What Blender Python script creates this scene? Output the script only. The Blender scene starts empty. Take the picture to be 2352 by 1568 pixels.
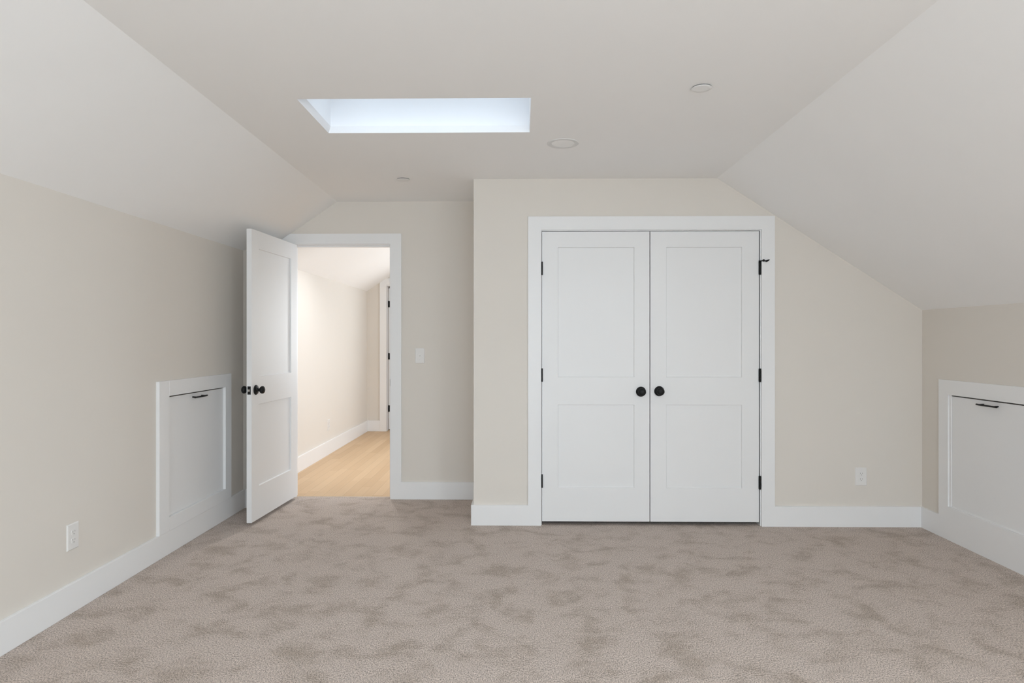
import bpy, bmesh, math, random
from mathutils import Vector, Matrix

random.seed(4)
scene = bpy.context.scene
COL = scene.collection
PI = math.pi

# ------------------------------------------------------------------ room sizes (metres)
XL, XR = -2.15, 2.78            # knee walls
YF, YC, YB = -1.60, 4.50, 5.22  # wall behind the camera, closet wall, entry wall
ZC = 2.423                      # flat ceiling
ZKL, ZKR = 1.984, 1.503         # knee wall heights
XS = -0.336                     # side of the closet
WT = 0.12                       # wall thickness
HALL_X, HALL_Y = -2.20, 9.10
OL, OR_, OH = -1.872, -1.0715, 2.072     # entry opening
CL, CR, CH = 0.1405, 1.6625, 2.0585     # closet opening
BH, BT = 0.141, 0.017           # baseboard


def xbl(y):                     # where the left slope meets the flat ceiling
    return -1.452 - 0.0164 * (y - 2.1055)


def xbr(y):
    return 1.3815 - 0.0077 * (y - 2.1480)


def zslope_l(x, y):
    b = xbl(y)
    return ZC - (ZC - ZKL) * (b - x) / (b - XL)


def zslope_r(x, y):
    b = xbr(y)
    return ZC - (ZC - ZKR) * (x - b) / (XR - b)


# ------------------------------------------------------------------ materials
def srgb(r, g, b):
    def f(c):
        c /= 255.0
        return c / 12.92 if c <= 0.04045 else ((c + 0.055) / 1.055) ** 2.4
    return (f(r), f(g), f(b), 1.0)


def new_mat(name):
    m = bpy.data.materials.new(name)
    m.use_nodes = True
    nt = m.node_tree
    b = nt.nodes.get('Principled BSDF')
    return m, nt, b


def nd(nt, typ, **kw):
    n = nt.nodes.new(typ)
    for k, v in kw.items():
        setattr(n, k, v)
    return n


def paint(name, col, rough, bump=0.0, scale=300.0, mottle=0.012, spec=0.4):
    m, nt, b = new_mat(name)
    tc = nd(nt, 'ShaderNodeTexCoord')
    n1 = nd(nt, 'ShaderNodeTexNoise')
    n1.inputs['Scale'].default_value = 2.3
    n1.inputs['Detail'].default_value = 4
    nt.links.new(tc.outputs['Object'], n1.inputs['Vector'])
    mr = nd(nt, 'ShaderNodeMapRange')
    mr.inputs['To Min'].default_value = 1 - mottle
    mr.inputs['To Max'].default_value = 1 + mottle
    nt.links.new(n1.outputs['Fac'], mr.inputs['Value'])
    mx = nd(nt, 'ShaderNodeMix', data_type='RGBA', blend_type='MULTIPLY')
    mx.inputs['Factor'].default_value = 1
    mx.inputs['A'].default_value = col
    nt.links.new(mr.outputs['Result'], mx.inputs['B'])
    nt.links.new(mx.outputs['Result'], b.inputs['Base Color'])
    b.inputs['Roughness'].default_value = rough
    b.inputs['Specular IOR Level'].default_value = spec
    if bump:
        n2 = nd(nt, 'ShaderNodeTexNoise')
        n2.inputs['Scale'].default_value = scale
        n2.inputs['Detail'].default_value = 3
        nt.links.new(tc.outputs['Object'], n2.inputs['Vector'])
        bp = nd(nt, 'ShaderNodeBump')
        bp.inputs['Strength'].default_value = bump
        bp.inputs['Distance'].default_value = 0.001
        nt.links.new(n2.outputs['Fac'], bp.inputs['Height'])
        nt.links.new(bp.outputs['Normal'], b.inputs['Normal'])
    return m


M_WALL = paint('wall_paint_greige', (0.720, 0.678, 0.622, 1), 0.75, 0.08)
M_CEIL = paint('ceiling_paint_white', (0.885, 0.88, 0.872, 1), 0.85, 0.08)
M_TRIM = paint('trim_paint_white', (0.82, 0.82, 0.82, 1), 0.38, 0.02, 120)
M_DOOR = paint('door_paint_white', (0.80, 0.80, 0.80, 1), 0.40, 0.02, 120)
M_PLATE = paint('white_plastic', (0.77, 0.755, 0.735, 1), 0.35)
M_SHAFT = paint('shaft_paint_white', (0.86, 0.86, 0.87, 1), 0.7)
M_CAN = paint('light_trim_white', (0.72, 0.715, 0.705, 1), 0.6)
M_LENS = paint('light_diffuser_white', (0.88, 0.875, 0.865, 1), 0.5)
M_COVER = paint('cover_plate_white', (0.83, 0.825, 0.815, 1), 0.5)
M_SLOT = paint('socket_slot_dark', (0.20, 0.19, 0.18, 1), 0.6)
M_DARK = paint('gap_dark', (0.03, 0.03, 0.03, 1), 0.8)
M_GAP_SHADE = paint('gap_shade_grey', (0.20, 0.20, 0.195, 1), 0.8)  # shade of the gap above the sprinkler cover, put into the colour


def metal_black():
    m, nt, b = new_mat('matte_black_metal')
    b.inputs['Base Color'].default_value = (0.008, 0.008, 0.008, 1)
    b.inputs['Metallic'].default_value = 0.0
    b.inputs['Roughness'].default_value = 0.5
    b.inputs['Specular IOR Level'].default_value = 0.25
    return m


M_BLACK = metal_black()


def metal_silver():
    m, nt, b = new_mat('brushed_steel')
    b.inputs['Base Color'].default_value = (0.62, 0.60, 0.58, 1)
    b.inputs['Metallic'].default_value = 1.0
    b.inputs['Roughness'].default_value = 0.35
    return m


M_STEEL = metal_silver()


def glass():
    m = bpy.data.materials.new('window_glass')
    m.use_nodes = True
    nt = m.node_tree
    nt.nodes.clear()
    out = nd(nt, 'ShaderNodeOutputMaterial')
    tr = nd(nt, 'ShaderNodeBsdfTransparent')
    tr.inputs['Color'].default_value = (0.96, 0.98, 0.98, 1)
    gl = nd(nt, 'ShaderNodeBsdfGlossy')
    gl.inputs['Roughness'].default_value = 0.02
    fr = nd(nt, 'ShaderNodeFresnel')
    fr.inputs['IOR'].default_value = 1.45
    mx = nd(nt, 'ShaderNodeMixShader')
    nt.links.new(fr.outputs[0], mx.inputs[0])
    nt.links.new(tr.outputs[0], mx.inputs[1])
    nt.links.new(gl.outputs[0], mx.inputs[2])
    nt.links.new(mx.outputs[0], out.inputs['Surface'])
    return m


M_GLASS = glass()


def carpet():
    m, nt, b = new_mat('cut_pile_carpet')
    L = nt.links.new
    tc = nd(nt, 'ShaderNodeTexCoord')
    # brushed pile: soft darker streaks, longer across the room
    mp = nd(nt, 'ShaderNodeMapping')
    mp.inputs['Scale'].default_value = (3.4, 3.6, 1)
    L(tc.outputs['Object'], mp.inputs['Vector'])
    n1 = nd(nt, 'ShaderNodeTexNoise')
    n1.inputs['Scale'].default_value = 1.5
    n1.inputs['Detail'].default_value = 7.0
    n1.inputs['Roughness'].default_value = 0.66
    n1.inputs['Distortion'].default_value = 0.35
    L(mp.outputs['Vector'], n1.inputs['Vector'])
    r1 = nd(nt, 'ShaderNodeMapRange', interpolation_type='SMOOTHSTEP')
    r1.inputs['From Min'].default_value = 0.31
    r1.inputs['From Max'].default_value = 0.56
    r1.inputs['To Min'].default_value = 0.0
    r1.inputs['To Max'].default_value = 1.0
    L(n1.outputs['Fac'], r1.inputs['Value'])
    c1 = nd(nt, 'ShaderNodeMix', data_type='RGBA')
    c1.inputs['A'].default_value = CARPET_DARK
    c1.inputs['B'].default_value = CARPET_LIGHT
    L(r1.outputs['Result'], c1.inputs['Factor'])
    # yarn tufts
    n2 = nd(nt, 'ShaderNodeTexNoise')
    n2.inputs['Scale'].default_value = 205.0
    n2.inputs['Detail'].default_value = 2.0
    n2.inputs['Roughness'].default_value = 0.6
    mp2 = nd(nt, 'ShaderNodeMapping')
    mp2.inputs['Scale'].default_value = (1.0, 0.62, 1)
    L(tc.outputs['Object'], mp2.inputs['Vector'])
    L(mp2.outputs['Vector'], n2.inputs['Vector'])
    r2 = nd(nt, 'ShaderNodeMapRange')
    r2.inputs['From Min'].default_value = 0.28
    r2.inputs['From Max'].default_value = 0.72
    r2.inputs['To Min'].default_value = 0.36
    r2.inputs['To Max'].default_value = 1.64
    L(n2.outputs['Fac'], r2.inputs['Value'])
    c2 = nd(nt, 'ShaderNodeMix', data_type='RGBA', blend_type='MULTIPLY')
    c2.inputs['Factor'].default_value = 1
    L(c1.outputs['Result'], c2.inputs['A'])
    L(r2.outputs['Result'], c2.inputs['B'])
    L(c2.outputs['Result'], b.inputs['Base Color'])
    b.inputs['Roughness'].default_value = 1.0
    b.inputs['Specular IOR Level'].default_value = 0.1
    b.inputs['Sheen Weight'].default_value = 0.10
    b.inputs['Sheen Roughness'].default_value = 0.6
    bp = nd(nt, 'ShaderNodeBump')
    bp.inputs['Strength'].default_value = 0.6
    bp.inputs['Distance'].default_value = 0.004
    L(n2.outputs['Fac'], bp.inputs['Height'])
    bp2 = nd(nt, 'ShaderNodeBump')
    bp2.inputs['Strength'].default_value = 0.35
    bp2.inputs['Distance'].default_value = 0.012
    L(n1.outputs['Fac'], bp2.inputs['Height'])
    L(bp.outputs['Normal'], bp2.inputs['Normal'])
    L(bp2.outputs['Normal'], b.inputs['Normal'])
    return m


CARPET_DARK = (0.365, 0.300, 0.250, 1)
CARPET_LIGHT = (0.495, 0.420, 0.370, 1)
M_CARPET = carpet()


def wood():
    m, nt, b = new_mat('oak_plank_floor')
    L = nt.links.new
    tc = nd(nt, 'ShaderNodeTexCoord')
    sp = nd(nt, 'ShaderNodeSeparateXYZ')
    L(tc.outputs['Object'], sp.inputs[0])

    def mth(op, a, bb=None, c=None):
        n = nd(nt, 'ShaderNodeMath', operation=op)
        for i, v in enumerate((a, bb, c)):
            if v is None:
                continue
            if isinstance(v, (int, float)):
                n.inputs[i].default_value = v
            else:
                L(v, n.inputs[i])
        return n.outputs[0]
    W, LEN = 0.083, 0.95
    xr = mth('DIVIDE', sp.outputs['X'], W)
    row = mth('FLOOR', xr)
    fx = mth('FRACT', xr)
    wn = nd(nt, 'ShaderNodeTexWhiteNoise', noise_dimensions='1D')
    L(row, wn.inputs['W'])
    yr = mth('ADD', mth('DIVIDE', sp.outputs['Y'], LEN), mth('MULTIPLY', wn.outputs['Value'], 7.3))
    seg = mth('FLOOR', yr)
    fy = mth('FRACT', yr)
    cb = nd(nt, 'ShaderNodeCombineXYZ')
    L(row, cb.inputs[0])
    L(seg, cb.inputs[1])
    wn2 = nd(nt, 'ShaderNodeTexWhiteNoise', noise_dimensions='3D')
    L(cb.outputs[0], wn2.inputs['Vector'])
    # grain
    mp = nd(nt, 'ShaderNodeMapping')
    mp.inputs['Scale'].default_value = (38, 2.2, 1)
    L(tc.outputs['Object'], mp.inputs['Vector'])
    ad = nd(nt, 'ShaderNodeVectorMath', operation='ADD')
    L(mp.outputs['Vector'], ad.inputs[0])
    sc = nd(nt, 'ShaderNodeVectorMath', operation='SCALE')
    sc.inputs['Scale'].default_value = 40
    L(wn2.outputs['Color'], sc.inputs[0])
    L(sc.outputs['Vector'], ad.inputs[1])
    gn = nd(nt, 'ShaderNodeTexNoise')
    gn.inputs['Scale'].default_value = 1.0
    gn.inputs['Detail'].default_value = 5
    gn.inputs['Distortion'].default_value = 0.4
    L(ad.outputs['Vector'], gn.inputs['Vector'])
    tone = mth('ADD', mth('MULTIPLY', wn2.outputs['Value'], 0.62), mth('MULTIPLY', gn.outputs['Fac'], 0.38))
    cr = nd(nt, 'ShaderNodeValToRGB')
    cr.color_ramp.elements[0].position = 0.1
    cr.color_ramp.elements[0].color = (0.53, 0.362, 0.215, 1)
    cr.color_ramp.elements[1].position = 0.9
    cr.color_ramp.elements[1].color = (0.64, 0.465, 0.295, 1)
    L(tone, cr.inputs[0])
    # seams
    ex = mth('MINIMUM', fx, mth('SUBTRACT', 1.0, fx))
    ey = mth('MULTIPLY', mth('MINIMUM', fy, mth('SUBTRACT', 1.0, fy)), LEN / W)
    e = mth('MINIMUM', ex, ey)
    sm = nd(nt, 'ShaderNodeMapRange')
    sm.inputs['From Min'].default_value = 0.008
    sm.inputs['From Max'].default_value = 0.03
    sm.inputs['To Min'].default_value = 0.80
    sm.inputs['To Max'].default_value = 1.0
    L(e, sm.inputs['Value'])
    mx = nd(nt, 'ShaderNodeMix', data_type='RGBA', blend_type='MULTIPLY')
    mx.inputs['Factor'].default_value = 1
    L(cr.outputs[0], mx.inputs['A'])
    L(sm.outputs['Result'], mx.inputs['B'])
    L(mx.outputs['Result'], b.inputs['Base Color'])
    b.inputs['Roughness'].default_value = 0.5
    b.inputs['Specular IOR Level'].default_value = 0.25
    return m


M_WOOD = wood()


# ------------------------------------------------------------------ mesh helpers
class MB:
    """collects shapes into one mesh"""

    def __init__(self):
        self.bm = bmesh.new()

    def box(self, x0, x1, y0, y1, z0, z1, bev=0.0, seg=1):
        t = bmesh.new()
        vs = [t.verts.new(p) for p in ((x0, y0, z0), (x1, y0, z0), (x1, y1, z0), (x0, y1, z0),
                                       (x0, y0, z1), (x1, y0, z1), (x1, y1, z1), (x0, y1, z1))]
        for f in ((0, 3, 2, 1), (4, 5, 6, 7), (0, 1, 5, 4), (1, 2, 6, 5), (2, 3, 7, 6), (3, 0, 4, 7)):
            t.faces.new([vs[i] for i in f])
        if bev:
            bmesh.ops.bevel(t, geom=list(t.edges), offset=bev, segments=seg, affect='EDGES')
        self.merge(t)
        return self

    def prism(self, poly, axis, a0, a1, bev=0.0):
        """poly: 2D points; axis 'y' -> (x,z), 'x' -> (y,z), 'z' -> (x,y)"""
        def p3(p, a):
            return {'y': (p[0], a, p[1]), 'x': (a, p[0], p[1]), 'z': (p[0], p[1], a)}[axis]
        t = bmesh.new()
        A = [t.verts.new(p3(p, a0)) for p in poly]
        B = [t.verts.new(p3(p, a1)) for p in poly]
        n = len(poly)
        t.faces.new(A)
        t.faces.new(B[::-1])
        for i in range(n):
            t.faces.new((A[i], B[i], B[(i + 1) % n], A[(i + 1) % n]))
        bmesh.ops.recalc_face_normals(t, faces=list(t.faces))
        if bev:
            bmesh.ops.bevel(t, geom=list(t.edges), offset=bev, segments=1, affect='EDGES')
        self.merge(t)
        return self

    def hexa(self, pts):
        """8 points: bottom ring 4, top ring 4"""
        t = bmesh.new()
        vs = [t.verts.new(p) for p in pts]
        for f in ((0, 3, 2, 1), (4, 5, 6, 7), (0, 1, 5, 4), (1, 2, 6, 5), (2, 3, 7, 6), (3, 0, 4, 7)):
            t.faces.new([vs[i] for i in f])
        bmesh.ops.recalc_face_normals(t, faces=list(t.faces))
        self.merge(t)
        return self

    def lathe(self, prof, origin, axis, n=48):
        """prof: (radius, along); axis: unit vector"""
        ax = Vector(axis).normalized()
        u = ax.orthogonal().normalized()
        v = ax.cross(u)
        o = Vector(origin)
        t = bmesh.new()
        rings = []
        for r, a in prof:
            if r < 1e-6:
                rings.append([t.verts.new(o + ax * a)])
            else:
                rings.append([t.verts.new(o + ax * a + (u * math.cos(2 * PI * k / n) + v * math.sin(2 * PI * k / n)) * r)
                              for k in range(n)])
        for A, B in zip(rings, rings[1:]):
            if len(A) == 1 and len(B) == 1:
                continue
            for k in range(n):
                k2 = (k + 1) % n
                if len(A) == 1:
                    t.faces.new((A[0], B[k], B[k2]))
                elif len(B) == 1:
                    t.faces.new((A[k2], A[k], B[0]))
                else:
                    t.faces.new((A[k2], A[k], B[k], B[k2]))
        bmesh.ops.recalc_face_normals(t, faces=list(t.faces))
        for f in t.faces:
            f.smooth = True
        self.merge(t)
        return self

    def tube(self, pts, r, n=12):
        """round bar along a polyline with capped ends"""
        P = [Vector(p) for p in pts]
        t = bmesh.new()
        rings = []
        for i, p in enumerate(P):
            d = (P[min(i + 1, len(P) - 1)] - P[max(i - 1, 0)]).normalized()
            u = d.cross(Vector((0, 0, 1)))
            if u.length < 0.1:
                u = d.cross(Vector((0, 1, 0)))
            u.normalize()
            v = d.cross(u)
            rr = r[i] if isinstance(r, (list, tuple)) else r
            rings.append([t.verts.new(p + (u * math.cos(2 * PI * k / n) + v * math.sin(2 * PI * k / n)) * rr) for k in range(n)])
        for A, B in zip(rings, rings[1:]):
            for k in range(n):
                f = t.faces.new((A[k], A[(k + 1) % n], B[(k + 1) % n], B[k]))
                f.smooth = True
        t.faces.new(rings[0][::-1])
        t.faces.new(rings[-1])
        bmesh.ops.recalc_face_normals(t, faces=list(t.faces))
        self.merge(t)
        return self

    def merge(self, t):
        me = bpy.data.meshes.new('tmp')
        t.to_mesh(me)
        t.free()
        self.bm.from_mesh(me)
        bpy.data.meshes.remove(me)

    def build(self, name, mat, parent=None, loc=None, rotz=0.0):
        me = bpy.data.meshes.new(name)
        self.bm.to_mesh(me)
        self.bm.free()
        me.materials.append(mat)
        o = bpy.data.objects.new(name, me)
        COL.objects.link(o)
        if parent is not None:
            o.parent = parent
        if loc is not None:
            o.location = loc
            o.rotation_euler = (0, 0, rotz)
        return o


def empty(name, loc, rotz=0.0, rot=None):
    o = bpy.data.objects.new(name, None)
    o.empty_display_size = 0.1
    COL.objects.link(o)
    o.location = loc
    o.rotation_euler = rot if rot else (0, 0, rotz)
    return o


def tag(o, label, cat, kind=None, group=None):
    o['label'] = label
    o['category'] = cat
    if kind:
        o['kind'] = kind
    if group:
        o['group'] = group
    return o


def struct(o, label, cat):
    return tag(o, label, cat, 'structure')


def copy_thing(root, loc, rot=None):
    r = root.copy()
    COL.objects.link(r)
    r.location = loc
    if rot is not None:
        r.rotation_euler = rot

    def rec(src, dst):
        for ch in list(src.children):
            c = ch.copy()
            COL.objects.link(c)
            c.parent = dst
            rec(ch, c)
    rec(root, r)
    return r


# ------------------------------------------------------------------ floor
b = MB()
b.box(XL - WT, XR + WT, YF - WT, YC + 0.15, -0.12, 0.0)
b.box(XL - WT, XS, YC + 0.15, YB, -0.12, 0.0)
b.box(XS, XR + WT, YC + 0.15, YB, -0.12, 0.0)
b.box(OL, OR_, YB, 5.292, -0.12, 0.0)
struct(b.build('floor', M_CARPET), 'taupe cut pile carpet with brushed darker streaks over the bedroom floor', 'floor')

b = MB()
b.box(HALL_X - WT, 1.6, YB + WT, HALL_Y + 1.5, -0.12, -0.006)
b.box(OL, OR_, 5.292, YB + WT, -0.12, -0.006)
struct(b.build('floor_hall', M_WOOD), 'pale oak plank floor of the hall beyond the open door', 'floor')
b = MB()
b.box(OL, OR_, 5.286, 5.300, -0.03, 0.001, 0.002)
struct(b.build('trim_threshold', paint('threshold_wood', (0.60, 0.47, 0.33, 1), 0.5)),
       'thin pale wood edge where carpet meets plank floor in the doorway', 'threshold')

# ------------------------------------------------------------------ walls


# access hatch openings in the knee walls
HATCH_L = (3.852, 4.590, 0.224, 0.957)
HATCH_R = (3.478, 4.205, 0.216, 0.941)


def wall_with_hole(b, x0, x1, yend, ztop, holes):
    y = YF - WT
    for h in holes:
        b.box(x0, x1, y, h[0], -0.1, ztop)
        b.box(x0, x1, h[0], h[1], -0.1, h[2])
        b.box(x0, x1, h[0], h[1], h[3], ztop)
        y = h[1]
    b.box(x0, x1, y, yend, -0.1, ztop)


RET0, RET1 = (XL, 4.93), (-1.975, YB)      # short angled wall behind the open door
b = MB()
wall_with_hole(b, XL - WT, XL, YB + WT, ZKL + 0.02, [HATCH_L])
b.box(XL - WT, XL - WT + 0.02, HATCH_L[0], HATCH_L[1], HATCH_L[2], HATCH_L[3])
struct(b.build('wall_left', M_WALL), 'greige left knee wall under the sloped ceiling', 'wall')
b = MB()
b.prism([RET0, RET1, (XL, YB)], 'z', -0.1, 2.16)
struct(b.build('wall_return', M_WALL), 'narrow angled greige wall in the corner behind the open door', 'wall')

b = MB()
wall_with_hole(b, XR, XR + WT, YB + WT, ZKR + 0.02, [HATCH_R])
b.box(XR + WT - 0.02, XR + WT, HATCH_R[0], HATCH_R[1], HATCH_R[2], HATCH_R[3])
struct(b.build('wall_right', M_WALL), 'greige right knee wall with the low access hatch', 'wall')


def gable(x0, x1, y, z0):
    """outline of an end wall between x0 and x1 from z0 up to the ceiling"""
    bl, br = xbl(y), xbr(y)
    e = 0.015
    pts = [(x0, z0), (x1, z0)]

    def zt(x):
        if x < bl:
            return zslope_l(x, y) + e
        if x > br:
            return zslope_r(x, y) + e
        return ZC + e
    pts.append((x1, zt(x1)))
    if x0 < br < x1:
        pts.append((br, zt(br)))
    if x0 < bl < x1:
        pts.append((bl, zt(bl)))
    pts.append((x0, zt(x0)))
    return pts


b = MB()
JB = 0.016                                  # jamb thickness
b.prism(gable(XL - WT, OL - JB, YB, -0.1), 'y', YB, YB + WT)
b.prism(gable(OL - JB, OR_ + JB, YB, OH + JB), 'y', YB, YB + WT)
b.prism(gable(OR_ + JB, XR + WT, YB, -0.1), 'y', YB, YB + WT)
struct(b.build('wall_back', M_WALL), 'greige end wall around the open doorway', 'wall')

b = MB()
b.prism(gable(XS, CL - JB, YC, -0.1), 'y', YC, YC + WT)
b.prism(gable(CL - JB, CR + JB, YC, CH + JB), 'y', YC, YC + WT)
b.prism(gable(CR + JB, XR, YC, -0.1), 'y', YC, YC + WT)
b.box(XS, XS + WT, YC + WT, YB, -0.1, ZC + 0.015)
struct(b.build('wall_closet', M_WALL), 'greige closet wall standing forward of the entry wall', 'wall')

# wall behind the camera, with two windows
WINS = [(-1.25, -0.05), (0.25, 1.45)]
WZ0, WZ1 = 0.75, 2.05
b = MB()
xs = [XL - WT, WINS[0][0], WINS[0][1], WINS[1][0], WINS[1][1], XR + WT]
for i in range(5):
    if i in (1, 3):
        b.box(xs[i], xs[i + 1], YF - WT, YF, -0.1, WZ0)
        b.prism(gable(xs[i], xs[i + 1], YF, WZ1), 'y', YF - WT, YF)
    else:
        b.prism(gable(xs[i], xs[i + 1], YF, -0.1), 'y', YF - WT, YF)
struct(b.build('wall_front', M_WALL), 'greige gable wall with two windows behind the viewer', 'wall')
for k, (a, c) in enumerate(WINS):
    w = empty('window_%d' % (k + 2), ((a + c) / 2, YF, WZ0))
    hw = (c - a) / 2
    f = MB()
    f.box(-hw, -hw + 0.05, -0.09, -0.03, 0, WZ1 - WZ0)
    f.box(hw - 0.05, hw, -0.09, -0.03, 0, WZ1 - WZ0)
    f.box(-hw + 0.05, hw - 0.05, -0.09, -0.03, 0, 0.05)
    f.box(-hw + 0.05, hw - 0.05, -0.09, -0.03, WZ1 - WZ0 - 0.05, WZ1 - WZ0)
    f.build('window_frame', M_TRIM, w)
    MB().box(-hw + 0.05, hw - 0.05, -0.064, -0.060, 0.05, WZ1 - WZ0 - 0.05).build('pane', M_GLASS, w)
    struct(w, ['white framed window behind the viewer on the left', 'white framed window behind the viewer on the right'][k], 'window')

# ------------------------------------------------------------------ ceilings
SK = (-1.051, 0.044, 2.989, 3.485)          # skylight opening
TH = 0.04


def slope_slab(b, side, y0, y1, n=1):
    for i in range(n):
        a, c = y0 + (y1 - y0) * i / n, y0 + (y1 - y0) * (i + 1) / n
        if side < 0:
            lo = [(XL - 0.1, zslope_l(XL - 0.1, a)), (xbl(a), ZC), (XL - 0.1, zslope_l(XL - 0.1, c)), (xbl(c), ZC)]
        else:
            lo = [(XR + 0.1, zslope_r(XR + 0.1, a)), (xbr(a), ZC), (XR + 0.1, zslope_r(XR + 0.1, c)), (xbr(c), ZC)]
        p = [(lo[0][0], a, lo[0][1]), (lo[1][0], a, lo[1][1]), (lo[3][0], c, lo[3][1]), (lo[2][0], c, lo[2][1])]
        b.hexa(p + [(q[0], q[1], q[2] + TH) for q in p])


b = MB()
yA, yZ = YF - WT, YB + 0.06


def ceil_piece(b, y0, y1, xa0, xb0, xa1, xb1):
    p = [(xa0, y0, ZC), (xb0, y0, ZC), (xb1, y1, ZC), (xa1, y1, ZC)]
    b.hexa(p + [(q[0], q[1], ZC + TH) for q in p])


ceil_piece(b, yA, SK[2], xbl(yA), xbr(yA), xbl(SK[2]), xbr(SK[2]))
ceil_piece(b, SK[3], yZ, xbl(SK[3]), xbr(SK[3]), xbl(yZ), xbr(yZ))
ceil_piece(b, SK[2], SK[3], xbl(SK[2]), SK[0], xbl(SK[3]), SK[0])
ceil_piece(b, SK[2], SK[3], SK[1], xbr(SK[2]), SK[1], xbr(SK[3]))
struct(b.build('ceiling', M_CEIL), 'white flat ceiling with the skylight opening', 'ceiling')
b = MB()
slope_slab(b, -1, yA, yZ, 8)
struct(b.build('ceiling_left', M_CEIL), 'white sloped ceiling rising from the left knee wall', 'ceiling')
b = MB()
slope_slab(b, 1, yA, yZ, 8)
struct(b.build('ceiling_right', M_CEIL), 'white sloped ceiling rising from the right knee wall', 'ceiling')

# skylight: shaft, lower lip, sash frame, pane
sk = empty('window_1', ((SK[0] + SK[1]) / 2, (SK[2] + SK[3]) / 2, ZC))
hx, hy = (SK[1] - SK[0]) / 2, (SK[3] - SK[2]) / 2
SH = 0.40


def ring(x, y, t, z0, z1):
    r = MB()
    r.box(-x - t, -x, -y - t, y + t, z0, z1)
    r.box(x, x + t, -y - t, y + t, z0, z1)
    r.box(-x, x, -y - t, -y, z0, z1)
    r.box(-x, x, y, y + t, z0, z1)
    return r


ring(hx + 0.001, hy + 0.001, 0.10, 0.0411, SH).build('shaft_lining', M_SHAFT, sk)
r = MB()
lip = 0.036                                 # the lower edge of the shaft splays out to the ceiling
for a, ins, ax in ((-1, 0.012, 'y'), (1, 0.004, 'y'), (-1, 0.003, 'x'), (1, 0.004, 'x')):
    h, l = (hx, hy) if ax == 'y' else (hy, hx)
    poly = [(a * h, 0.0006), (a * (h - ins), lip), (a * (h - ins), SH), (a * (h + 0.0008), SH), (a * (h + 0.0008), 0.0006)]
    r.prism(poly, ax, -l, l)
r.build('inner_frame', M_SHAFT, sk)
ring(hx - 0.03, hy - 0.03, 0.05, SH, SH + 0.05).build('sash', M_TRIM, sk)
MB().box(-hx + 0.028, hx - 0.028, -hy + 0.028, hy - 0.028, SH + 0.02, SH + 0.026).build('pane', M_GLASS, sk)
struct(sk, 'bright rectangular skylight in the flat ceiling showing pale blue sky', 'skylight')

# ------------------------------------------------------------------ hall beyond the door
HE = -1.10                                      # right edge of far opening (out of sight)
FL = -1.918                                     # left edge of far opening
FH = 2.075
HEW = (-0.80, -0.15, 0.80, 2.15)                # window in the hall end wall (out of sight)
b = MB()
b.box(HALL_X - WT, HALL_X, YB + WT, HALL_Y + 1.5, -0.1, 2.02)
struct(b.build('wall_hall_left', M_WALL), 'pale knee wall of the hall seen through the doorway', 'wall')
b = MB()
zh = lambda x: ZC - (ZC - 1.984) * (-1.51 - x) / (-1.51 - HALL_X)
b.prism([(HALL_X, -0.1), (FL - 0.0185, -0.1), (FL - 0.0185, zh(FL - 0.0185) + 0.015), (HALL_X, zh(HALL_X) + 0.015)], 'y', HALL_Y, HALL_Y + WT)
b.prism([(FL - 0.0185, FH + 0.0005), (HE, FH + 0.0005), (HE, ZC + 0.015), (-1.51, ZC + 0.015), (FL - 0.0185, zh(FL - 0.0185) + 0.015)], 'y', HALL_Y, HALL_Y + WT)
b.box(HE + 0.0005, HEW[0], HALL_Y, HALL_Y + WT, -0.1, ZC + 0.015)
b.box(HEW[1], 1.6, HALL_Y, HALL_Y + WT, -0.1, ZC + 0.015)
b.box(HEW[0], HEW[1], HALL_Y, HALL_Y + WT, -0.1, HEW[2])
b.box(HEW[0], HEW[1], HALL_Y, HALL_Y + WT, HEW[3], ZC + 0.015)
struct(b.build('wall_hall_end', M_WALL), 'narrow beige end wall of the hall beside the far door', 'wall')
b = MB()
b.box(1.5, 1.6, YB + WT, HALL_Y + 1.5, -0.1, 0.8)
b.box(1.5, 1.6, YB + WT, HALL_Y + 1.5, 2.1, ZC + 0.015)
b.box(1.5, 1.6, YB + WT, 5.9, 0.8, 2.1)
b.box(1.5, 1.6, 7.9, HALL_Y + 1.5, 0.8, 2.1)
struct(b.build('wall_hall_right', M_WALL), 'hall wall with a window out of sight to the right', 'wall')
b = MB()
b.box(HALL_X - WT, 1.6, HALL_Y + 1.5, HALL_Y + 1.6, -0.1, ZC + 0.015)
struct(b.build('wall_far_room', M_WALL), 'wall of the room beyond the far hall door', 'wall')
b = MB()
y0, y1 = YB + 0.06, HALL_Y + 1.6
b.hexa([(-1.51, y0, ZC), (1.62, y0, ZC), (1.62, y1, ZC), (-1.51, y1, ZC),
        (-1.51, y0, ZC + TH), (1.62, y0, ZC + TH), (1.62, y1, ZC + TH), (-1.51, y1, ZC + TH)])
xx = HALL_X - 0.1
b.hexa([(xx, y0, zh(xx)), (-1.51, y0, ZC), (-1.51, y1, ZC), (xx, y1, zh(xx)),
        (xx, y0, zh(xx) + TH), (-1.51, y0, ZC + TH), (-1.51, y1, ZC + TH), (xx, y1, zh(xx) + TH)])
struct(b.build('ceiling_hall', M_CEIL), 'white sloped ceiling of the hall beyond the doorway', 'ceiling')
b = MB()
b.box(HALL_X, HALL_X + BT, YB + WT, HALL_Y, -0.006, BH + 0.006, 0.0015)
struct(b.build('baseboard_hall_left', M_TRIM), 'white baseboard along the hall knee wall', 'baseboard')
b = MB()
b.box(HALL_X + BT, FL - 0.094, HALL_Y - BT, HALL_Y, -0.006, BH + 0.006, 0.0015)
struct(b.build('baseboard_hall_end', M_TRIM), 'short white baseboard under the hall end wall', 'baseboard')
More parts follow.
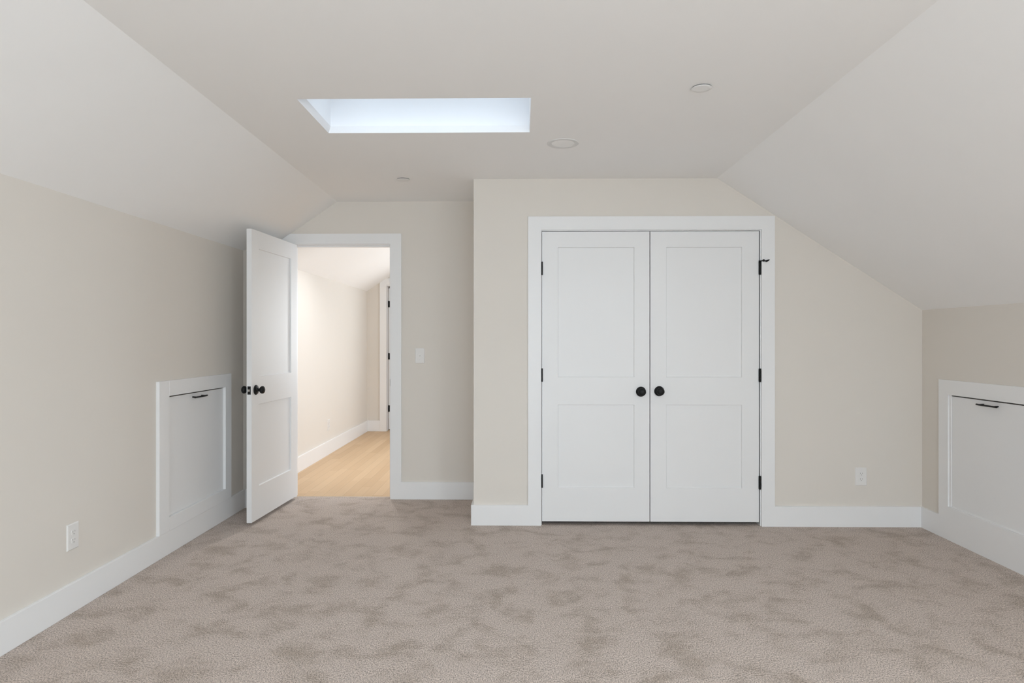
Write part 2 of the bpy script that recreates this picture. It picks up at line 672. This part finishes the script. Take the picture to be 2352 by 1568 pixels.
# far door frame
b = MB()
cw = 0.094
b.prism([(FL - cw, -0.006), (FL, -0.006), (FL, FH), (HE, FH), (HE, FH + 0.09), (FL - 0.04, FH + 0.09),
         (FL - cw, zh(FL - cw) - 0.002)], 'y', HALL_Y - 0.018, HALL_Y)
b.box(FL - 0.018, FL, HALL_Y - 0.002, HALL_Y + WT, -0.006, FH - 0.018)
b.box(FL - 0.018, HE, HALL_Y - 0.002, HALL_Y + WT, FH - 0.018, FH)
b.box(HE - 0.018, HE, HALL_Y - 0.002, HALL_Y + WT, -0.006, FH - 0.018)
struct(b.build('trim_far_door', M_TRIM), 'white casing and jamb of the far hall doorway', 'door casing')
d = empty('door_4', (FL + 0.006, HALL_Y + WT + 0.004, 0.006))
MB().box(-0.003, 0.032, 0.004, 0.75, 0, 2.03, 0.001).build('leaf', M_DOOR, d)
for z in (0.298, 1.05, 1.80):
    h = MB()
    h.box(-0.0055, -0.003, -0.03, 0.006, z - 0.045, z + 0.045)
    h.box(-0.003, 0.030, 0.001, 0.004, z - 0.045, z + 0.045)
    h.lathe([(0, -0.047), (0.0065, -0.047), (0.0065, 0.047), (0, 0.047)], (-0.001, 0.006, z), (0, 0, 1), 16)
    h.build('hinge', M_BLACK, d)
struct(d, 'white door standing open at the far end of the hall on three black hinges', 'door')

# ------------------------------------------------------------------ baseboards
b = MB()
LA0, LA1 = 3.745, 4.683       # left access surround
b.box(XL, XL + BT, YF, RET0[1] - 0.006, 0, BH, 0.0015)
dx, dy = RET1[0] - RET0[0], RET1[1] - RET0[1]
ln = math.hypot(dx, dy)
nx, ny = dy / ln * BT, -dx / ln * BT
p = [(RET0[0], RET0[1]), (RET1[0], RET1[1]), (RET1[0] + nx, RET1[1] + ny - 0.002), (RET0[0] + BT, RET0[1] - 0.006)]
b.prism(p, 'z', 0, BH)
struct(b.build('baseboard_left', M_TRIM), 'tall white baseboard along the left knee wall', 'baseboard')
b = MB()
b.box(XR - BT, XR, YF, YC - BT, 0, BH)
struct(b.build('baseboard_right', M_TRIM), 'tall white baseboard along the right knee wall', 'baseboard')
b = MB()
b.box(OR_ + 0.094, XS - BT, YB - BT, YB, 0, BH)
struct(b.build('baseboard_back', M_TRIM), 'white baseboard right of the doorway in the recess', 'baseboard')
b = MB()
b.prism([(XS - BT, YC - BT), (CL - 0.0955, YC - BT), (CL - 0.0955, YC), (XS, YC), (XS, YB), (XS - BT, YB)], 'z', 0, BH)
b.box(CR + 0.0955, XR, YC - BT, YC, 0, BH)
struct(b.build('baseboard_closet', M_TRIM), 'white baseboard wrapping the closet wall corner', 'baseboard')
b = MB()
b.box(XL + BT, XR - BT, YF, YF + BT, 0, BH, 0.0015)
struct(b.build('baseboard_front', M_TRIM), 'white baseboard under the windows behind the viewer', 'baseboard')

# ------------------------------------------------------------------ door casings and jambs
RV = 0.005
CT = 0.017
b = MB()
ztop = 2.159
xo = OL - RV - 0.089
b.prism([(OR_ + RV, 0), (OR_ + RV + 0.089, 0), (OR_ + RV + 0.089, OH + RV), (OR_ + RV, OH + RV)], 'y', YB - CT, YB)
zs = lambda x: zslope_l(x, YB) - 0.003
xt = xbl(YB) - (ZC - 0.003 - ztop) / ((ZC - ZKL) / (xbl(YB) - XL))
b.prism([(xo, OH + RV), (OR_ + RV + 0.089, OH + RV), (OR_ + RV + 0.089, ztop), (xt, ztop), (xo, zs(xo))], 'y', YB - CT, YB)
b.prism([(xo, 0), (OL - RV, 0), (OL - RV, OH + RV), (xo, OH + RV)], 'y', YB - CT, YB)
b.box(OL - 0.0155, OL, YB - 0.0005, YB + WT + 0.001, 0, OH)
b.box(OR_, OR_ + 0.0155, YB - 0.0005, YB + WT + 0.001, 0, OH)
b.box(OL - 0.0155, OR_ + 0.0155, YB - 0.0005, YB + WT + 0.001, OH, OH + 0.0155)
b.box(OL, OR_, YB + 0.042, YB + 0.078, OH - 0.012, OH)
b.box(OR_ - 0.011, OR_, YB + 0.042, YB + 0.078, 0, OH - 0.012)
b.box(OL, OL + 0.011, YB + 0.042, YB + 0.078, 0, OH - 0.012)
ent = struct(b.build('trim_1', M_TRIM), 'white casing and jamb around the open entry doorway', 'door casing')
MB().box(OR_ - 0.0012, OR_ + 0.004, YB - 0.0005, YB + 0.03, 0.918, 0.976).build('strike_plate', M_BLACK, ent)

b = MB()
CW = 0.0905
ct = 2.1565
b.prism([(CL - RV - CW, 0), (CL - RV, 0), (CL - RV, CH + RV), (CL - RV - CW, CH + RV)], 'y', YC - CT, YC)
b.prism([(CR + RV, 0), (CR + RV + CW, 0), (CR + RV + CW, CH + RV), (CR + RV, CH + RV)], 'y', YC - CT, YC)
b.prism([(CL - RV - CW, CH + RV), (CR + RV + CW, CH + RV), (CR + RV + CW, ct), (CL - RV - CW, ct)], 'y', YC - CT, YC)
b.box(CL - 0.0155, CL, YC - 0.0005, YC + WT, 0, CH)
b.box(CR, CR + 0.0155, YC - 0.0005, YC + WT, 0, CH)
b.box(CL - 0.0155, CR + 0.0155, YC - 0.0005, YC + WT, CH, CH + 0.0155)
b.box(CL, CR, YC + 0.041, YC + 0.07, CH - 0.012, CH)
struct(b.build('trim_2', M_TRIM), 'white casing around the double closet doors', 'door casing')


# ------------------------------------------------------------------ doors
def panel_leaf(W, H, t, rec, st_l, st_r, zcuts):
    """a two-panel leaf: x 0..W, y 0..t, z 0..H, recessed on both faces.
    zcuts: bottom/top of lower panel, bottom/top of upper panel"""
    xs = [0, st_l, W - st_r, W]
    zz = [0] + list(zcuts) + [H]
    bm = bmesh.new()

    def q(a, bb, c, d):
        bm.faces.new([bm.verts.new(p) for p in (a, bb, c, d)])
    k = 0.003                               # the recess sides lean in a little
    for face, (y, yr) in enumerate(((0.0, rec), (t, t - rec))):
        for i in range(3):
            for j in range(5):
                x0, x1, z0, z1 = xs[i], xs[i + 1], zz[j], zz[j + 1]
                if not (i == 1 and j in (1, 3)):
                    q((x0, y, z0), (x1, y, z0), (x1, y, z1), (x0, y, z1))
                    continue
                a, c, e, g = x0 + k, x1 - k, z0 + k, z1 - k
                q((a, yr, e), (c, yr, e), (c, yr, g), (a, yr, g))
                q((x0, y, z0), (a, yr, e), (a, yr, g), (x0, y, z1))
                q((x1, y, z0), (c, yr, e), (c, yr, g), (x1, y, z1))
                q((x0, y, z0), (x1, y, z0), (c, yr, e), (a, yr, e))
                q((x0, y, z1), (x1, y, z1), (c, yr, g), (a, yr, g))
    for i in range(3):
        x0, x1 = xs[i], xs[i + 1]
        for z in (0, H):
            q((x0, 0, z), (x1, 0, z), (x1, t, z), (x0, t, z))
    for j in range(5):
        z0, z1 = zz[j], zz[j + 1]
        for x in (0, W):
            q((x, 0, z0), (x, t, z0), (x, t, z1), (x, 0, z1))
    bmesh.ops.remove_doubles(bm, verts=list(bm.verts), dist=1e-5)
    bmesh.ops.recalc_face_normals(bm, faces=list(bm.faces))
    o = MB()
    o.bm.free()
    o.bm = bm
    return o


ROS = [(0, 0), (0.0345, 0), (0.0352, 0.002), (0.0345, 0.005), (0.031, 0.0085), (0.022, 0.011), (0.0135, 0.0125), (0.0135, 0.0135)]
KNB = [(0.0125, 0.013), (0.0105, 0.019), (0.0098, 0.025), (0.0115, 0.029), (0.017, 0.0325), (0.0225, 0.037), (0.0258, 0.0425),
       (0.0268, 0.0485), (0.0255, 0.0545), (0.0215, 0.0595), (0.0150, 0.0628), (0.0075, 0.0642), (0, 0.0645)]


def knob(parent, at, axis):
    k = MB().lathe(KNB, at, axis).build('knob', M_BLACK, parent)
    MB().lathe(ROS, at, axis).build('rosette', M_BLACK, k)
    return k


ZCUT = (0.234, 0.815, 1.008, 1.917)
# entry door, open a little past square, hinge on the left jamb
DW, DH, DT = 0.783, 2.042, 0.0355
door = empty('door_1', (OL + 0.001, YB - 0.006, 0.026), -math.radians(93.0))
leaf = panel_leaf(DW, DH, DT, 0.011, 0.112, 0.112, ZCUT).build('leaf', M_DOOR, door)
leaf.location = (0.003, 0.004, 0)
zk = 0.945 - 0.026
knob(door, (0.003 + DW - 0.062, 0.004 + DT, zk), (0, 1, 0))
knob(door, (0.003 + DW - 0.062, 0.004, zk), (0, -1, 0))
lp = MB().box(0.003 + DW - 0.001, 0.003 + DW + 0.0012, 0.004 + 0.006, 0.004 + DT - 0.006, zk - 0.0285, zk + 0.0285, 0.0008).build('latch_plate', M_BLACK, door)
MB().prism([(0.003 + DW + 0.001, 0.004 + 0.012), (0.003 + DW + 0.010, 0.004 + 0.0125), (0.003 + DW + 0.010, 0.004 + 0.016), (0.003 + DW + 0.001, 0.004 + 0.0235)],
           'z', zk - 0.0075, zk + 0.0075).build('latch_bolt', M_STEEL, lp)
for z in (0.298, 1.05, 1.80):
    h = MB()
    h.lathe([(0, -0.046), (0.0065, -0.046), (0.0065, 0.046), (0, 0.046)], (-0.001, -0.003, z), (0, 0, 1), 16)
    h.box(0.0005, 0.003, 0.0, 0.034, z - 0.044, z + 0.044)
    h.build('hinge', M_BLACK, door)
struct(door, 'white two-panel entry door standing open into the room with black knobs', 'door')

# closet doors
CD = [('door_2', 0.1435, 0.8940, 'left', 'left white two-panel closet door, shut, knob near its right edge'),
      ('door_3', 0.9000, 1.6540, 'right', 'right white two-panel closet door, shut, with stop arm on its top hinge')]
for name, x0, x1, side, label in CD:
    W = x1 - x0
    d = empty(name, (x0 if side == 'left' else x1, YC, 0.026))
    ox = 0 if side == 'left' else -W
    lf = panel_leaf(W, 2.0275, 0.0355, 0.009, 0.1105, 0.1060 if side == 'left' else 0.117, (0.234, 0.8165, 1.0085, 1.918)).build('leaf', M_DOOR, d)
    lf.location = (ox, 0.002, 0)
    kx = (W - 0.060) if side == 'left' else (-W + 0.0615)
    knob(d, (kx, 0.002, 0.9085 if side == 'left' else 0.912), (0, -1, 0))
    hxp = 0.0 if side == 'left' else 0.0045
    for i, z in enumerate((0.283, 1.024, 1.770)):
        if side == 'right' and i == 0:
            z = 0.277
        rr = 0.0052 if side == 'left' else 0.0068
        h = MB()
        h.lathe([(0, -0.047), (rr, -0.0465), (rr, -0.0160), (rr * 0.9, -0.0155), (rr, -0.015), (rr, 0.015), (rr * 0.9, 0.0155), (rr, 0.016),
                 (rr, 0.0465), (0, 0.047)], (hxp, -rr * 0.9, z), (0, 0, 1), 20)
        if side == 'right':
            h.box(-0.0025, hxp, -0.0015, 0.0025, z - 0.045, z + 0.045)
        ho = h.build('hinge', M_BLACK, d)
        if side == 'right' and i == 2:
            s = MB()
            zt = z + 0.049
            s.lathe([(0, -0.003), (0.009, -0.003), (0.009, 0.003), (0, 0.003)], (hxp, -0.006, zt), (0, 0, 1), 20)
            s.tube([(hxp, -0.010, zt), (hxp + 0.014, -0.018, zt), (hxp + 0.030, -0.026, zt - 0.001)], 0.0036)
            s.lathe([(0, -0.006), (0.0075, -0.006), (0.0085, 0), (0.0075, 0.006), (0, 0.006)], (hxp + 0.021, -0.020, zt + 0.002), (0.85, -0.5, 0), 16)
            s.tube([(hxp + 0.030, -0.026, zt - 0.002), (hxp + 0.037, -0.030, zt - 0.004), (hxp + 0.046, -0.034, zt + 0.001),
                    (hxp + 0.055, -0.038, zt + 0.005)], [0.005, 0.0075, 0.005, 0.003])
            s.build('door_stop', M_BLACK, ho)
    struct(d, label, 'door')

# ------------------------------------------------------------------ access hatches in the knee walls
def pull(parent, at, out):
    """arched bar pull, along local y, standing off the panel along local x (out = +1 or -1)"""
    x, y, z = at
    p = MB()
    pts = []
    n = 14
    for k in range(n + 1):
        s = k / n * 2 - 1
        a = abs(s)
        off = 0.030 if a < 0.66 else 0.030 - 0.004 * ((a - 0.66) / 0.34)
        pts.append((x + out * off, y + s * 0.084, z))
    p.tube(pts, 0.0052)
    for s in (-1, 1):
        p.tube([(x, y + s * 0.058, z + 0.001), (x + out * 0.028, y + s * 0.060, z)], 0.0048)
    return p.build('pull_handle', M_BLACK, parent)


def hatch(side):
    if side == 'left':
        X, out, y0, y1, z1 = XL, 1, LA0, LA1, 1.050
        iy0, iy1, iz0, iz1 = HATCH_L
    else:
        X, out, y0, y1, z1 = XR, -1, 3.372, 4.298, 1.036
        iy0, iy1, iz0, iz1 = HATCH_R
    th, bv = (0.021, 0.001) if side == 'left' else (BT, 0)
    xa, xb = (X, X + th) if out > 0 else (X - th, X)
    b = MB()
    b.box(xa, xb, y0, iy0, BH, z1, bv)
    b.box(xa, xb, iy1, y1, BH, z1, bv)
    b.box(xa, xb, iy0, iy1, iz1, z1, bv)
    b.box(xa, xb, iy0, iy1, BH, iz0, bv)
    tr = struct(b.build('trim_3' if side == 'left' else 'trim_4', M_TRIM),
                'white flat surround of the access hatch in the %s knee wall' % side, 'hatch surround')
    h = empty('access_hatch', (X, (iy0 + iy1) / 2, iz0))
    hw, H = (iy1 - iy0) / 2, iz1 - iz0
    p = MB()
    pa, pb = sorted((-0.013 * out, 0.003 * out))
    p.box(pa, pb, -hw + 0.002, hw - 0.002, 0.0006, H - 0.009, 0.0006)
    p.build('panel', M_DOOR, h)
    if side == 'right':
        # stop moulding beside the panel
        s = MB()
        s.box(-0.008, -0.0032, hw - 0.020, hw - 0.0005, 0.0005, H - 0.0005)
        s.box(-0.006, -0.0032, -hw + 0.0005, hw - 0.020, 0.0005, 0.010)
        s.build('stop_strip', M_TRIM, h)
    pull(h, (0.004 * out, -0.005 if side == 'left' else 0.0, H - 0.034), out)
    tag(h, {'left': 'white removable access hatch with black pull, in the left knee wall behind the open door',
            'right': 'white removable access hatch with black pull, in the right knee wall beside the closet wall'}[side], 'access hatch',
        group='knee wall access hatches')
    return h


hatch('left')
hatch('right')


# ------------------------------------------------------------------ outlets and switch (local: face towards -y)
def cover(w, h, t, bev):
    m = MB()
    bm = bmesh.new()
    lo = [(-w / 2, 0, -h / 2), (w / 2, 0, -h / 2), (w / 2, 0, h / 2), (-w / 2, 0, h / 2)]
    mid = [(x, -t * 0.45, z) for x, _, z in lo]
    hi = [(x * (1 - 2 * bev / w), -t, z * (1 - 2 * bev / h)) for x, _, z in lo]
    R = [[bm.verts.new(p) for p in r] for r in (lo, mid, hi)]
    for A, B in zip(R, R[1:]):
        for k in range(4):
            bm.faces.new((A[k], A[(k + 1) % 4], B[(k + 1) % 4], B[k]))
    bm.faces.new(R[2])
    bm.faces.new(R[0][::-1])
    bmesh.ops.recalc_face_normals(bm, faces=list(bm.faces))
    m.merge(bm)
    return m


def outlet(loc, rotz):
    o = empty('electrical_outlet', loc, rotz)
    cover(0.0800, 0.1240, 0.0065, 0.004).build('cover_plate', M_PLATE, o)
    for s in (-1, 1):
        zc = s * 0.0195
        pts = []
        for k in range(32):
            a = 2 * PI * k / 32
            pts.append((0.0172 * math.cos(a), zc + max(-0.0138, min(0.0138, 0.0172 * math.sin(a)))))
        rc = MB().prism(pts, 'y', -0.0085, -0.006).build('receptacle', M_PLATE, o)
        sl = MB()
        sl.box(-0.0075, -0.0055, -0.0088, -0.0084, zc + 0.000, zc + 0.0085)
        sl.box(0.0055, 0.0075, -0.0088, -0.0084, zc + 0.001, zc + 0.0080)
        sl.lathe([(0, 0), (0.0026, 0), (0.0026, 0.0003), (0, 0.0003)], (0, -0.0084, zc - 0.0075), (0, -1, 0), 16)
        sl.build('slot', M_SLOT, rc)
    MB().lathe([(0, 0), (0.003, 0), (0.0025, 0.0008), (0, 0.001)], (0, -0.0064, 0), (0, -1, 0), 16).build('screw', M_PLATE, o)
    return o


o1 = outlet((XL, 3.041, 0.3585), math.radians(90))
tag(o1, 'white duplex outlet low on the left knee wall', 'outlet', group='white duplex outlets')
o2 = copy_thing(o1, (2.358, YC, 0.347), (0, 0, 0))
tag(o2, 'white duplex outlet low on the wall right of the closet', 'outlet', group='white duplex outlets')
o3 = copy_thing(o1, (HALL_X, 7.28, 0.325), (0, 0, math.radians(90)))
tag(o3, 'small white duplex outlet on the hall wall beyond the doorway', 'outlet', group='white duplex outlets')

sw = empty('light_switch', (-0.828, YB, 1.167))
cover(0.0760, 0.1240, 0.0065, 0.004).build('cover_plate', M_PLATE, sw)
t = MB()
t.box(-0.0055, 0.0055, -0.0075, -0.006, -0.0125, 0.0125, 0.0006)
t.hexa([(-0.004, -0.006, -0.008), (0.004, -0.006, -0.008), (0.004, -0.006, 0.004), (-0.004, -0.006, 0.004),
        (-0.0032, -0.017, 0.003), (0.0032, -0.017, 0.003), (0.0032, -0.015, 0.009), (-0.0032, -0.015, 0.009)])
t.build('toggle', M_PLATE, sw)
for z in (-0.030, 0.030):
    MB().lathe([(0, 0), (0.003, 0), (0.0025, 0.0008), (0, 0.001)], (0, -0.0064, z), (0, -1, 0), 16).build('screw', M_PLATE, sw)
tag(sw, 'white toggle light switch on the wall right of the open doorway', 'light switch')

# ------------------------------------------------------------------ ceiling fittings
rl = empty('recessed_ceiling_light', (0.237, 3.686, ZC))
MB().lathe([(0.0915, 0), (0.0915, 0.0020), (0.0890, 0.0032), (0.0700, 0.0026), (0.0665, 0.0016), (0.0655, 0.0002)],
           (0, 0, 0), (0, 0, -1), 72).build('trim_ring', M_CAN, rl)
MB().lathe([(0, 0.0016), (0.05, 0.0014), (0.0655, 0.0006)], (0, 0, 0), (0, 0, -1), 72).build('diffuser', M_LENS, rl)
tag(rl, 'round white recessed ceiling light, unlit, between skylight and closet', 'ceiling light')


def sprinkler(x, y):
    s = empty('ceiling_sprinkler_cover', (x, y, ZC))
    MB().lathe([(0, 0.0072), (0.030, 0.0071), (0.0440, 0.0065), (0.0446, 0.0059), (0.0440, 0.0053), (0, 0.0053)],
               (0, 0, 0), (0, 0, -1), 64).build('cover_disc', M_COVER, s)
    MB().lathe([(0.041, 0.0002), (0.041, 0.0055)], (0, 0, 0), (0, 0, -1), 64).build('gap_shade_collar', M_GAP_SHADE, s)  # darker ring painted as the shadow between disc and ceiling
    return s


s1 = sprinkler(0.802, 2.874)
tag(s1, 'round white sprinkler cover on the flat ceiling near the right slope', 'sprinkler cover', group='ceiling sprinkler covers')
s2 = copy_thing(s1, (-0.829, 4.490, ZC))
tag(s2, 'round white sprinkler cover on the ceiling between skylight and doorway', 'sprinkler cover', group='ceiling sprinkler covers')

# ------------------------------------------------------------------ light
w = bpy.data.worlds.new('sky')
scene.world = w
w.use_nodes = True
bg = w.node_tree.nodes['Background']
bg.inputs['Color'].default_value = (0.71, 0.843, 1.0, 1)
bg.inputs['Strength'].default_value = 5.6


def area(name, loc, rot, sx, sy, watts, col=(1, 1, 1), spread=180):
    l = bpy.data.lights.new(name, 'AREA')
    l.shape = 'RECTANGLE'
    l.size, l.size_y = sx, sy
    l.energy = watts
    l.color = col
    l.spread = math.radians(spread)
    o = bpy.data.objects.new(name, l)
    COL.objects.link(o)
    o.location = loc
    o.rotation_euler = rot
    return o


COOL = (0.82, 0.922, 1.0)
L_WIN, L_ROOF_FILL, L_END, L_DOWN = 21, 85, 29, 10.5
for k, (a, c) in enumerate(WINS):
    area('daylight_window', ((a + c) / 2, YF - 0.02, (WZ0 + WZ1) / 2), (PI / 2, 0, 0), c - a - 0.1, WZ1 - WZ0 - 0.1, L_WIN, COOL)
# fill light added as an unseen roof window on the right slope
ANG_R = math.atan2(ZC - ZKR, XR - xbr(0))
ANG_L = math.atan2(ZC - ZKL, xbl(0) - XL)
for name, x, ang, watts in (('window_4', 2.05, ANG_R, L_ROOF_FILL),):
    z = zslope_r(x, 0) if x > 0 else zslope_l(x, 0)
    wo = empty(name, (x, -0.75, z), rot=(0, ang, 0))
    ww = 0.35 if x > 0 else 0.24
    f = MB()
    f.box(-ww - 0.05, -ww, -0.65, 0.65, -0.03, -0.001)
    f.box(ww, ww + 0.05, -0.65, 0.65, -0.03, -0.001)
    f.box(-ww, ww, -0.65, -0.60, -0.03, -0.001)
    f.box(-ww, ww, 0.60, 0.65, -0.03, -0.001)
    f.build('window_frame', M_TRIM, wo)
    MB().box(-ww, ww, -0.60, 0.60, -0.008, -0.004).build('pane', M_GLASS, wo)
    struct(wo, 'added roof window on the %s slope behind the viewer, framing a fill light' % ('right' if x > 0 else 'left'), 'roof window')
    n = Vector((math.sin(ang), 0, math.cos(ang)))
    area('added_roof_light', Vector((x, -0.75, z)) - n * 0.012, (0, ang, 0), 2 * ww, 1.2, watts, COOL)  # added lamp under the uncut slope, brightens the room
dl = area('hall_downlight', (-1.42, 6.25, ZC - 0.004), (0, 0, 0), 0.14, 0.14, L_DOWN, (0.93, 0.96, 1.0), 130)
dl.data.shape = 'DISK'
area('daylight_hall_end', ((HEW[0] + HEW[1]) / 2, HALL_Y + 0.02, (HEW[2] + HEW[3]) / 2), (-PI / 2, 0, 0), HEW[1] - HEW[0], HEW[3] - HEW[2], L_END, (0.90, 0.96, 1.0))
# portal for the skylight
po = area('skylight_portal', ((SK[0] + SK[1]) / 2, (SK[2] + SK[3]) / 2, ZC + SH + 0.06), (0, 0, 0), 1.03, 0.43, 10)
po.data.cycles.is_portal = True
for k, (a, c) in enumerate(WINS):
    po = area('window_portal', ((a + c) / 2, YF - 0.10, (WZ0 + WZ1) / 2), (PI / 2, 0, 0), c - a, WZ1 - WZ0, 10)
    po.data.cycles.is_portal = True
po = area('hall_end_portal', ((HEW[0] + HEW[1]) / 2, HALL_Y + 0.10, (HEW[2] + HEW[3]) / 2), (-PI / 2, 0, 0), HEW[1] - HEW[0], HEW[3] - HEW[2], 10)
po.data.cycles.is_portal = True
po = area('hall_window_portal', (1.59, 6.9, 1.45), (PI / 2, 0, PI / 2), 2.0, 1.3, 10)
po.data.cycles.is_portal = True

# ------------------------------------------------------------------ camera
F = 1475.0
PSI = math.atan(22 / F)
cam = bpy.data.cameras.new('camera')
co = bpy.data.objects.new('camera', cam)
COL.objects.link(co)
co.location = (0, 0, 1.30)
co.rotation_euler = (PI / 2, 0, PSI)
cam.sensor_width = 36.0
cam.lens = 36.0 * F / 2352.0
cam.shift_y = -5.0 / 2352.0
cam.clip_start = 0.05
scene.camera = co

vs = scene.view_settings
vs.view_transform = 'Standard'
vs.look = 'None'
vs.gamma = 1.0
vs.use_curve_mapping = False
vs.exposure = 0.0
scene.cycles.use_denoising = True
scene.cycles.max_bounces = 16
scene.cycles.diffuse_bounces = 10
scene.cycles.transparent_max_bounces = 8
scene.cycles.sample_clamp_indirect = 8.0
